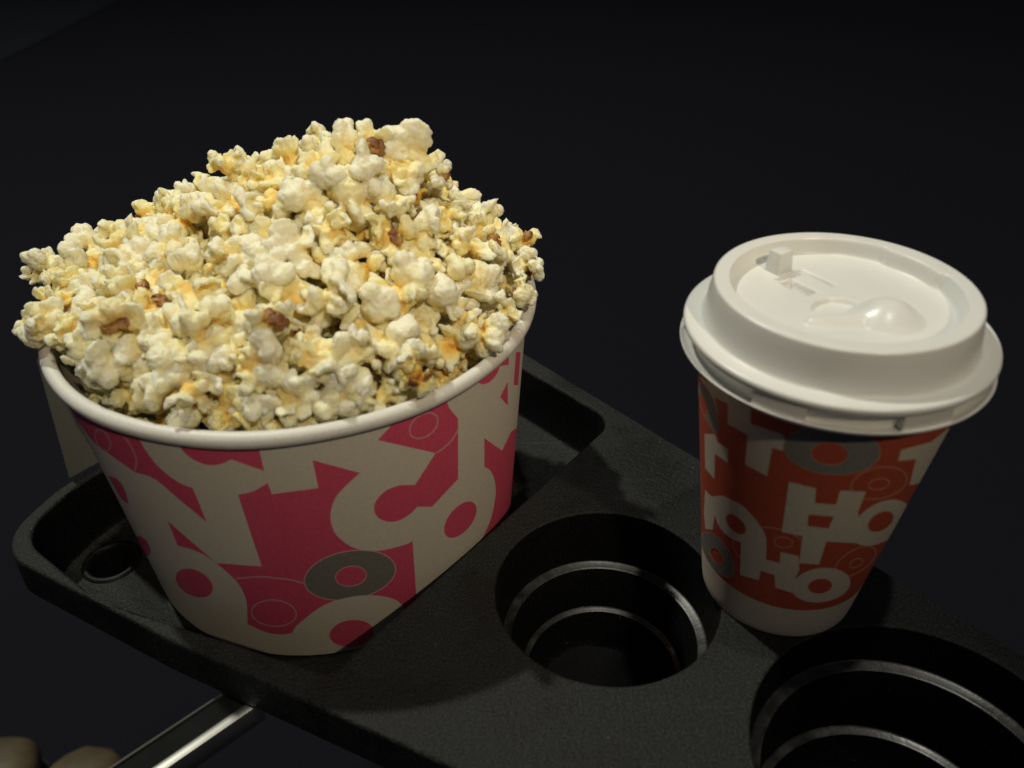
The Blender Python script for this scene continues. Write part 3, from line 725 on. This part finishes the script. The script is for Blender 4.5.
hero(398, 205, 0.000, 0.9, 14, 'popcorn piece with a dark brown ring below the right of the peak', (0.1, 0, .1), 0.9)
hero(225, 168, 0.020, 1.0, 13, 'broad smooth popcorn piece on the crest above the left shoulder')
def over_rim(x, y, z, sc, i, label, belly=None):
    p = at(x, y, z); q_ = None if belly is None else facing((CAM - p).normalized() + Vector(belly), 0.3); return put(tuple(p), sc, i, q_, label)
over_rim(503, 316, 0.0985, 0.85, 1, 'pale popcorn piece leaning out over the right rim below the tip')
over_rim(480, 334, 0.0970, 0.90, 15, 'knobbly popcorn piece at the front right rim, above the letter print')
over_rim(521, 291, 0.1000, 0.80, 16, 'popcorn piece hanging over the rim where the heap meets its right end')
over_rim(462, 318, 0.1010, 1.05, 17, 'rounded popcorn piece just inside the right front rim')
def proj(p):
    q_ = Vector(p) - CAM; d = q_.dot(fw); return 512 + F_PX * q_.dot(RT) / d, 384 - F_PX * q_.dot(UP) / d
def describe(p, sc, o):
    """label and group from what the picture shows: size, brown hull in sight, place on the heap"""
    x, y = proj(p); dx, dy = p[0] - B2[0], p[1] - B2[1]
    if dy > 0.048: return 'cream popcorn piece on the far side of the heap behind the crest', 'popcorn pieces behind the crest of the heap'
    size = 'small' if sc < 1.15 else 'large' if sc > 1.38 else 'middling'
    hull = [c for c in o.children if c.name.startswith('hull')]
    belly = o.rotation_quaternion @ Vector((0, 0, -1)); seen = hull and belly.dot((CAM - Vector(p)).normalized()) > 0.45
    col = 'far left end' if x < 130 else 'left half' if x < 270 else 'right half' if x < 410 else 'far right end'
    frac = (y - 120) / 300.0
    row = 'near the crest' if y < 205 else 'upper slope' if y < 265 else 'lower slope' if y < 335 else 'down by the bucket rim'
    look = 'brown-flecked' if seen else 'plain cream'
    place = f'{row}, {col} of the heap'
    return f'{size} {look} popcorn piece {place}', f'popcorn pieces {place}'
cand = 0
while cand < 14000 and len(placed) < 262:
    cand += 1
    a = rng.uniform(0, 2 * math.pi); rho = math.sqrt(rng.uniform(0, 1)) * 0.091
    x, y = B2[0] + rho * math.cos(a), B2[1] + rho * math.sin(a)
    frontness = -math.sin(a) * 0.96 + math.cos(a) * 0.26
    z = heap_z(x, y) - 0.0055 + rng.uniform(-0.004, 0.0045)
    sc = float(rng.uniform(1.02, 1.58))
    if rho > 0.0835:                     # near the rim: stay inside the wall, or ride over it
        if frontness > 0.5 or rng.random() < 0.2: continue
        if z < 0.0985: z = 0.0985 + rng.uniform(0, 0.004)
        sc = min(sc, 1.08)
    pi = int(rng.integers(len(PROTO))); ext = PROTO[pi][2] * sc * 0.93
    if z - ext < 0.0905 and rho + ext > 0.0915:
        if frontness > 0.3: rho = 0.0915 - ext; x, y = B2[0] + rho * math.cos(a), B2[1] + rho * math.sin(a)
        else: z = max(z, 0.0905 + 0.55 * ext)
    p = np.array((x, y, z))
    if min(np.linalg.norm(p - q_) for q_ in placed) < 0.0100 * (0.55 + 0.5 * sc): continue
    o = put(tuple(p), sc, pi, None, 'cream popcorn piece')
    lab, grp = describe(p, sc, o); o['label'] = lab; o['group'] = grp
# small pieces filling the angle between the heap and the rim
for k in range(160):
    a = math.radians(rng.uniform(165, 375)); sc = float(rng.uniform(0.74, 0.98)); pi = int(rng.integers(len(PROTO))); ext = PROTO[pi][2] * sc * 0.95
    rho = 0.0915 - ext - rng.uniform(0, 0.004); p = np.array((B2[0] + rho * math.cos(a), B2[1] + rho * math.sin(a), 0.0865 + rng.uniform(-0.003, 0.003)))
    if min(np.linalg.norm(p - q_) for q_ in placed) < 0.0088: continue
    o = put(tuple(p), sc, pi, None, 'cream popcorn piece'); lab, grp = describe(p, sc, o); o['label'] = lab; o['group'] = grp
N_TOP = len(placed)
# the layers underneath, seen only through the gaps: one mass
fv, ff, fc = [], [], []
lowp = []
for i in range(6):
    bm = bmesh.new(); bm.from_mesh(PROTO[i][0])
    me2 = bpy.data.meshes.new('t'); bm.to_mesh(me2); bm.free()
    o = bpy.data.objects.new('t', me2); COL.objects.link(o); md = o.modifiers.new('d', 'DECIMATE'); md.ratio = 0.22
    ev = o.evaluated_get(bpy.context.evaluated_depsgraph_get()); lm = bpy.data.meshes.new_from_object(ev); bpy.data.objects.remove(o)
    lowp.append((np.array([v.co[:] for v in lm.vertices]), [tuple(p.vertices) for p in lm.polygons], np.array([d.value for d in lm.attributes['core'].data])))
deep = []
cand = 0
while cand < 9000 and len(deep) < 320:
    cand += 1
    a = rng.uniform(0, 2 * math.pi); rho = math.sqrt(rng.uniform(0, 1)) * 0.0800
    x, y = B2[0] + rho * math.cos(a), B2[1] + rho * math.sin(a)
    z = heap_z(x, y) - 0.0150 - rng.choice([0, 0.011]) + rng.uniform(-0.002, 0.002)
    p = np.array((x, y, z))
    if deep and min(np.linalg.norm(p - q_) for q_ in deep) < 0.0105: continue
    deep.append(p); PV, PF, PC = lowp[int(rng.integers(6))]
    v = rng.normal(size=4); Rm = np.array(Matrix.Identity(3)); 
    from mathutils import Quaternion
    Rm = np.array(Quaternion(v / np.linalg.norm(v)).to_matrix()); o0 = len(fv)
    fv.extend((PV @ Rm.T * rng.uniform(.8, 1.05) + p).tolist()); ff.extend(tuple(k + o0 for k in f) for f in PF); fc.extend((PC + 0.14).tolist())
fm = mesh('popcorn_underneath', fv, ff); at_ = fm.attributes.new('core', 'FLOAT', 'POINT')
at_.data.foreach_set('value', fc if len(fc) == len(fm.vertices) else [0.4] * len(fm.vertices))
fo = link('popcorn_underneath', fm, M_POP); fo['kind'] = 'stuff'
tag(fo, 'yellowish popcorn packed in the bucket beneath the top pieces', 'popcorn')

# ------------------------------------------------------------------ small things round the tray
# pale card standing on the left rim behind the bucket
b0 = at(70, 478, 0.0005); b1 = b0 + Vector((8.2, 10.6, 0)).normalized() * 0.055
lean = (Vector((-0.1965, 0.2885, 0.047)) - b0) * (0.078 / 0.047)
Vc = []; nx = 8
for s_, off in ((0, 0), (1, 0.0011)):
    for j in range(7):
        for i in range(nx + 1):
            u, v = i / nx, j / 6
            p = b0.lerp(b1, u) + lean * v + Vector((0.79, -0.61, 0)) * (-0.003 * math.sin(u * math.pi) * v - off)
            Vc.append(p)
Fc = []
for s_ in range(2):
    o0 = s_ * 7 * (nx + 1)
    for j in range(6):
        for i in range(nx):
            f = (o0 + j * (nx + 1) + i, o0 + j * (nx + 1) + i + 1, o0 + (j + 1) * (nx + 1) + i + 1, o0 + (j + 1) * (nx + 1) + i); Fc.append(f if s_ else f[::-1])
S_ = 7 * (nx + 1)
for i in range(nx):
    Fc.append((i, i + 1, S_ + i + 1, S_ + i)); t_ = 6 * (nx + 1); Fc.append((t_ + i, S_ + t_ + i, S_ + t_ + i + 1, t_ + i + 1))
for j in range(6):
    a_, b_ = j * (nx + 1), (j + 1) * (nx + 1); Fc.append((a_, S_ + a_, S_ + b_, b_)); a_ += nx; b_ += nx; Fc.append((a_, b_, S_ + b_, S_ + a_))
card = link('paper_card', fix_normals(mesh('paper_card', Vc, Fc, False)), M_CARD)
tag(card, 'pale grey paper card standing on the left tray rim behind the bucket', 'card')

# support bar with a polished edge under the tray
M_BAR = simple('dark_metal', (0.008, 0.009, 0.008), 0.8, 0.0, 90, 0.2, 0.05)
M_BAR.node_tree.nodes['Principled BSDF'].inputs['Specular IOR Level'].default_value = 0.15
M_CHROME = simple('polished_metal', (0.80, 0.80, 0.72), 0.42, 1.0, 200, 0.05, 0.0)
ZB = -0.0195
M_DULL = simple('dull_metal', (0.050, 0.050, 0.042), 0.6, 0.0, 90, 0.2, 0.05)
k0, k1 = at(250, 706, ZB), at(158, 769, ZB); bd = (k1 - k0).normalized(); bn = Vector((bd.y, -bd.x, 0))
g0_ = at(222, 694, ZB); wdt = abs((g0_ - k0).dot(bn)); sgn = 1 if (g0_ - k0).dot(bn) > 0 else -1
bar = empty('support_bar', (0, 0, 0)); tag(bar, 'dark metal bar with a bright polished edge under the front of the tray', 'metal bar')
def strip(name, o0, o1, z0, z1, mat, bev):
    s0 = k0 - bd * 0.004; s1 = k0 + bd * 0.22; c = (s0 + s1) / 2 + bn * sgn * (o0 + o1) / 2
    me = box(c.x, c.y, (z0 + z1) / 2, (s1 - s0).length, abs(o1 - o0), z1 - z0, math.atan2(bd.y, bd.x), bev); autosmooth(me, 40); return link(name, me, mat, bar)
strip('bar_body', 0.0022, wdt - 0.0006, ZB - 0.012, ZB - 0.0008, M_BAR, 0.0008)
strip('polished_edge', -0.0022, 0.0021, ZB - 0.010, ZB + 0.0004, M_CHROME, 0.0012)
strip('dull_edge', wdt - 0.0004, wdt + 0.0008, ZB - 0.010, ZB, M_DULL, 0.0004)

# two shoe tips far below
M_SHOE = simple('tan_leather', (0.095, 0.072, 0.036), 0.55, 0, 45, 0.35, 0.2)
M_SOLE = simple('dark_sole', (0.03, 0.027, 0.024), 0.8, 0, 60, 0.2, 0.1)
def shoe(px, py, yaw, label):
    tip = at(px, py, ZF + 0.035); root = empty('shoe', (tip.x, tip.y, ZF)); root.rotation_euler = (0, 0, yaw); tag(root, label, 'shoe', None)
    def loft(zs):
        V, Fc = [], []; ns, nr2 = 22, 18
        for i in range(ns):
            t = i / (ns - 1); y_ = -0.27 * t
            wd = 0.039 * min(1, math.sqrt(max(1e-4, 1 - (1 - min(t / 0.22, 1)) ** 2))) * (1 - 0.22 * sm(0.3, 0.65, np.array(t)) + 0.05 * sm(.8, 1, np.array(t)))
            hh = zs[1] * (0.35 + 0.65 * math.sqrt(max(0, 1 - (1 - min(t / 0.18, 1)) ** 2))) + zs[2] * float(sm(0.3, 0.62, np.array(t)))
            for k in range(nr2):
                a = 2 * math.pi * k / nr2; ca, sa_ = math.cos(a), math.sin(a)
                V.append((wd * math.copysign(abs(ca) ** 0.75, ca), y_, zs[0] + hh * (0.5 + 0.5 * math.copysign(abs(sa_) ** 0.8, sa_))))
        for i in range(ns - 1):
            for k in range(nr2): Fc.append((i * nr2 + k, (i + 1) * nr2 + k, (i + 1) * nr2 + (k + 1) % nr2, i * nr2 + (k + 1) % nr2))
        Fc += [tuple(range(nr2)), tuple((ns - 1) * nr2 + k for k in reversed(range(nr2)))]
        return fix_normals(mesh('s', V, Fc))
    u = link('upper', loft((0.014, 0.050, 0.035)), M_SHOE, root); s = link('sole', loft((0.0005, 0.016, 0.0)), M_SOLE, root)
    s.scale = (1.06, 1.02, 1)
shoe(20, 736, math.radians(2), 'blurred tan shoe tip in the bottom left corner, the one at the frame edge')
shoe(112, 747, math.radians(-14), 'blurred tan shoe tip in the bottom left corner, the one nearer the metal bar')
print('popcorn pieces', N_TOP, 'deep', len(deep))
